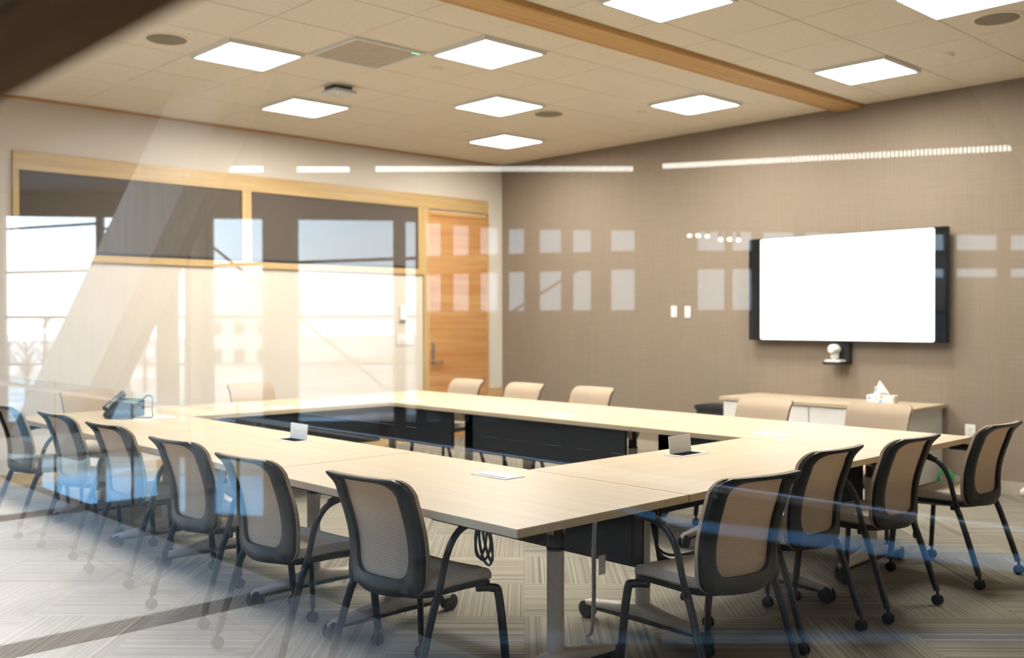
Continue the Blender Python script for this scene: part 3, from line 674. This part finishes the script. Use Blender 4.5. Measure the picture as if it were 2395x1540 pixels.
F0 = Vector((math.cos(YAW), math.sin(YAW), 0)); R0 = Vector((math.sin(YAW), -math.cos(YAW), 0))
def fr_(d0=0.0):
    # frame of the far facade: a = along it, d = distance out, z = height
    def fn(a, d, z):
        p = F0*(d+d0)+R0*a; return mir(p.x, p.y, z)
    return fn
DF = 20.0; S = DF/F_PX
A = lambda px: (px-1197.5)*S
Z = lambda py: EYE+(746.0-py)*S
def lerp(t, pts):
    for (x0, y0), (x1, y1) in zip(pts[:-1], pts[1:]):
        if t <= x1: return y0+(y1-y0)*(t-x0)/(x1-x0)
    return pts[-1][1]
TOP = [(-300, 497), (10, 503), (920, 515), (1190, 535), (2400, 552), (2800, 560)]
T2 = [(-300, 640), (10, 635), (220, 630), (800, 608), (1137, 598), (1480, 590), (2800, 590)]
LT = [(-300, 1055), (0, 1060), (620, 1075), (1400, 1175), (1650, 1222), (2395, 1302), (2800, 1345)]
LB = [(-300, 1160), (0, 1172), (620, 1210), (1400, 1185), (1650, 1250), (2395, 1345), (2800, 1390)]
opens = [(10, 225), (240, 365), (414, 431), (497, 614), (696, 920), (948, 972), (997, 1031), (1060, 1096), (1124, 1164), (1191, 1226), (1263, 1313), (1341, 1383), (1430, 1486), (1632, 1697), (1713, 1760), (1785, 1860), (1885, 1965), (1990, 2075), (2105, 2212), (2237, 2338), (2364, 2480), (2510, 2640)]
fc = MB(); cur = -330
def quad_bar(p0, p1, y0a, y0b, y1a, y1b, th=0.14):
    # slab between two sloping edges (pixel heights at both ends)
    vs = [(A(p), d, Z(y)) for d in (DF, DF+th) for p, y in ((p0, y0a), (p1, y0b), (p1, y1b), (p0, y1a))]
    fc.add(vs, [(0, 3, 2, 1), (4, 5, 6, 7), (0, 1, 5, 4), (1, 2, 6, 5), (2, 3, 7, 6), (3, 0, 4, 7)])
for a, b in opens+[(2790, 2790)]:
    if cur < 1400: quad_bar(cur, a, 430, 430, 1480, 1480)
    else: quad_bar(cur, a, 430, 430, lerp(cur, LT), lerp(a, LT)); quad_bar(cur, a, lerp(cur, LB), lerp(a, LB), 1480, 1480)
    if b > a:
        quad_bar(a, b, 430, 430, lerp(a, TOP), lerp(b, TOP))
        quad_bar(a, b, lerp(a, T2)-3, lerp(b, T2)-3, lerp(a, T2)+4, lerp(b, T2)+4)
        th_ = 4 if a < 1100 else 6
        quad_bar(a, b, 740-th_-(a > 1200)*8, 740-th_-(b > 1200)*8, 740+th_-(a > 1200)*8, 740+th_-(b > 1200)*8)
        quad_bar(a, b, 848, 848, 853, 853)
        if a < 300: quad_bar(a, b, 531, 518, 536, 523)
        if a > 990: quad_bar(a, b, lerp(a, T2)+3, lerp(b, T2)+3, lerp(a, T2)+40, lerp(b, T2)+40)
        if 690 < a < 1400: quad_bar(a, b, 985, 985, 1480, 1480)
        else:
            quad_bar(a, b, 985, 985, lerp(a, LT), lerp(b, LT)); quad_bar(a, b, lerp(a, LB), lerp(b, LB), 1480, 1480)
    cur = b
fac = struct(fc.map(fr_()).build('window_3', M['bronze']), 'tall curtain wall of the atrium reflected in the glass')
M['dimming_glass'] = glass('grey dimming glass', (0.50, 0.55, 0.60), (1, 1, 1), 0.5)  # tinted pane added to dim the windows mirrored on the display wall
MB().add([(A(985), DF+0.2, -6.0), (A(2800), DF+0.2, -6.0), (A(2800), DF+0.2, 3.5), (A(985), DF+0.2, 3.5)], [(0, 1, 2, 3)]).map(fr_()).build('added_dimming_pane', M['dimming_glass'], fac, recalc=False)
# cable braces in front of the curtain wall
br = MB()
for (x0, y0), (x1, y1), w_ in (((480, 555), (905, 905), 3.0), ((1005, 850), (1420, 590), 3.0)):
    br.tube([(A(x0), DF-0.3, Z(y0)), (A(x1), DF-0.3, Z(y1))], w_*S, 8)
br.map(fr_()).build('brace_rods', M['bronze'], fac)
rc = struct(MB().lathe((0, 0, 0), [(0.10, -6.0), (0.10, 3.5)], 24).build('round_column', M['pale_timber'], None, True, loc=mir(*(F0*14.0+R0*((463-1197.5)*14/F_PX)+Vector((0, 0, 0))))), 'slim pale round column in the atrium')
# big slanted timber struts
def strut(p0, p1, d0, d1, w_, th, nm, chamfer=True):
    def pt(px, py, d): return F0*d+R0*((px-1197.5)*d/F_PX)+Vector((0, 0, EYE+(746-py)*d/F_PX))
    a, b = pt(*p0, d0), pt(*p1, d1); ax = (b-a); ln = ax.length; ax.normalize()
    nrm = F0-ax*F0.dot(ax); nrm.normalize(); side = ax.cross(nrm)
    b_ = MB(); poly = [(-w_/2, -th*0.2), (-w_/2+th*0.35, -th/2), (w_/2, -th/2), (w_/2, th/2), (-w_/2, th/2)]
    vs = []
    for t in (0, ln):
        for s_, n_ in poly: vs.append(mir(*(a+ax*t+side*s_+nrm*n_)))
    n = len(poly); b_.add(vs, [tuple(range(n-1, -1, -1)), tuple(range(n, 2*n))]+[(i, (i+1) % n, n+(i+1) % n, n+i) for i in range(n)])
    return struct(b_.build(nm, M['pale_timber']), 'big slanted pale timber strut reflected in the glass')
strut((122, 1040), (560, 130), 10.0, 10.0, 0.68, 0.5, 'slanted_strut')
strut((2620, 520), (2180, -110), 9.0, 9.0, 0.62, 0.5, 'slanted_strut.001')
# atrium shell
lowf = struct(MB().prism([(XR, -8), (XR, 23.5), (-5.0, 23.5), (-5.1, 22.1), (-24.7, 3.6), (-24.7, -8)], -5.2, -5.0).build('atrium_floor', M['dark_stone']), 'dark lower atrium floor')
rf = struct(MB().prism([(-1.92, -8), (-1.92, 24), (-4.8, 24), (-25.2, 3.4), (-25.2, -8)], 4.05, 4.25).box(-1.93, G+0.3, -8, 0.5, 4.05, 4.25).box(-1.93, G+0.3, 11.5, 24, 4.05, 4.25).build('atrium_roof', M['soffit']), 'dark timber soffit over the atrium')
struct(MB().box(-25.2, -25.0, -8, 3.6, -5.2, 4.3).box(-25.2, G+0.1, -8.2, -8, -5.2, 4.3).box(-5.2, G+0.1, 23.6, 23.8, -5.2, 4.3).box(G-0.05, G+0.1, 13.5, 23.7, -5.2, 4.3).box(G-0.05, G+0.1, -8, -0.6, -5.2, 4.3).box(XR, XR+0.1, -8, 23.6, -5.0, -0.35).build('wall_atrium', M['grey_wall']), 'dark atrium walls')
# suspended linear lamps and spots of the atrium
def at_px(px, py, d): return F0*d+R0*((px-1197.5)*d/F_PX)+Vector((0, 0, EYE+(746-py)*d/F_PX))
def linear(p0, p1, d0, d1, n, lb):
    a, b = at_px(*p0, d0), at_px(*p1, d1); ctr = (a+b)/2
    L_ = thing('linear_lamp', lb, 'linear lamp', mir(*ctr), 0, 'louvred linear lamps reflected in the glass')
    ax = (b-a); ln = ax.length; ax.normalize(); sd_ = Vector((0, 0, 1)).cross(ax).normalized()
    cells, hs = MB(), MB()
    def bx(mb, t0, t1, s0, s1, z0, z1):
        vs = []
        for z in (z0, z1):
            for s_ in (s0, s1):
                for t in (t0, t1):
                    q = a+ax*t+sd_*s_-ctr; vs.append((-q.x, q.y, q.z+z))
        mb.add(vs, [(0, 2, 3, 1), (4, 5, 7, 6), (0, 1, 5, 4), (2, 6, 7, 3), (0, 4, 6, 2), (1, 3, 7, 5)])
    for i in range(n):
        t0 = ln*i/n; bx(cells, t0+ln/n*0.17, t0+ln/n*0.83, -0.03, 0.03, -0.028, 0.028)
    bx(hs, 0, ln, -0.035, 0.035, 0.030, 0.06)
    cells.build('louvre_cells', M['strip'], L_); hs.build('housing', M['black_metal'], L_)
    for t in (0.08*ln, 0.92*ln):
        q = a+ax*t-ctr; MB().tube([(-q.x, q.y, q.z+0.06), (-q.x, q.y, 4.05-ctr.z)], 0.004, 6).build('suspension_wire', M['steel'], L_)
linear((507, 395), (616, 395), 12.0, 12.0, 24, 'short louvred linear lamp glow at the left, over the window header')
linear((697, 396), (818, 396), 12.0, 12.0, 26, 'short louvred linear lamp glow left of the long middle one')
linear((880, 395), (1481, 396), 12.0, 12.0, 110, 'long level louvred linear lamp glow crossing the far room corner')
linear((1550, 390), (2450, 344), 12.0, 10.4, 96, 'long rising louvred linear lamp glow across the display wall')
for i, (px, py, lb) in enumerate(((1613, 552, 'leftmost of the upper three reflected spots left of the display'), (1633, 552, 'middle of the upper three reflected spots left of the display'), (1654, 553, 'rightmost of the upper three reflected spots left of the display'),
                                  (1685, 561, 'leftmost of the lower three reflected spots left of the display'), (1706, 561, 'middle of the lower three reflected spots left of the display'), (1727, 562, 'rightmost of the lower three reflected spots left of the display'),
                                  (466, 505, 'reflected spot on the left of the pair above the round column'), (478, 508, 'reflected spot on the right of the pair above the round column'))):
    p = at_px(px, py, 13.0); s_ = thing('spot_lamp', lb, 'spot lamp', mir(p.x, p.y, p.z), 0, 'atrium spot lamps')
    MB().lathe((0, 0, -0.022), [(0.015, 0), (0.028, 0.008), (0.028, 0.036), (0.015, 0.044)], 14).build('lens', M['spot'], s_, True)
    MB().lathe((0, 0, 0.022), [(0.032, 0), (0.032, 0.08)], 14).tube([(0, 0, 0.10), (0, 0, 4.05-p.z)], 0.006, 6).build('lamp_body', M['black_metal'], s_, True)
# outdoors
struct(MB().box(-400, 200, -200, 400, -6.4, -6.2).build('ground', M['snow']), 'snowy ground outside')
M['snow_shade'] = plain('blue shaded snow colour', (0.13, 0.27, 0.36), 0.35, 0, 0.5, 0.25, 0.15)  # blue shade of sky-lit snow put into this ground patch's colour
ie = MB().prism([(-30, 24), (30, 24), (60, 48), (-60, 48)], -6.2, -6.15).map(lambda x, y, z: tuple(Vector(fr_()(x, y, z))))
struct(ie.build('blue_shade_ground', M['snow_shade']), 'ground outside the curtain wall, coloured blue for snow in shade')
def bld(px0, px1, pytop, d, dep, lb, mt_='brick'):
    a0, a1 = (px0-1197.5)*d/F_PX, (px1-1197.5)*d/F_PX; zt = EYE+(746-pytop)*d/F_PX
    b_ = thing('building', lb, 'building', mir(*(F0*(d+dep/2)+R0*((a0+a1)/2)+Vector((0, 0, -6.2)))), 0, 'buildings outside')
    fn = fr_(); off = Vector(b_.location)
    loc = lambda a, dd, z: tuple(Vector(fn(a, dd, z))-off)
    MB().box(a0, a1, d, d+dep, -6.2, zt).map(loc).build('facade', M[mt_], b_)
    n = max(3, int((a1-a0)/4)); k = 2
    for i in range(n):
        w_ = (a1-a0)/n
        for j in range(k):
            z0 = -5.0+j*4.2
            if z0+2 > zt: continue
            MB().box(a0+w_*(i+0.25), a0+w_*(i+0.75), d-0.05, d+0.05, z0, min(z0+2.0, zt-0.4)).map(loc).build('window', M['screen_black'], b_)
bld(985, 2750, 727, 66, 12, 'long low parking building outside, mirrored across the display wall', 'grey_wall')
bld(1900, 2700, 650, 90, 15, 'long low brick building outside, mirrored beside the display')
bld(480, 640, 640, 150, 20, 'distant building outside, mirrored over the white wall', 'pale_timber')
for i in range(12):
    d = 92+14*(i % 3)+random.uniform(-2, 2); px = -60+i*40+random.uniform(-4, 4)
    p = F0*d+R0*((px-1197.5)*d/F_PX); hgt = random.uniform(5.5, 9.0)
    t_ = thing('bare_tree', 'hazy bare winter tree in the tree line outside', 'tree', mir(p.x, p.y, -6.2), 0, 'bare trees outside')
    MB().lathe((0, 0, 0), [(0.25, 0), (0.18, hgt*0.5), (0.05, hgt*0.9)], 8).build('trunk', M['bark'], t_, True)
    cr2 = MB()
    for q in range(60):
        a = random.uniform(0, 2*PI); z0 = hgt*random.uniform(0.3, 0.85); l_ = random.uniform(0.8, 1.7)
        cr2.tube([(0, 0, z0), (math.cos(a)*l_*0.5, math.sin(a)*l_*0.5, z0+l_*0.5), (math.cos(a)*l_, math.sin(a)*l_, z0+l_*1.1)], [0.06, 0.04, 0.015], 4)
    cr2.build('branches', M['leaf'], t_)
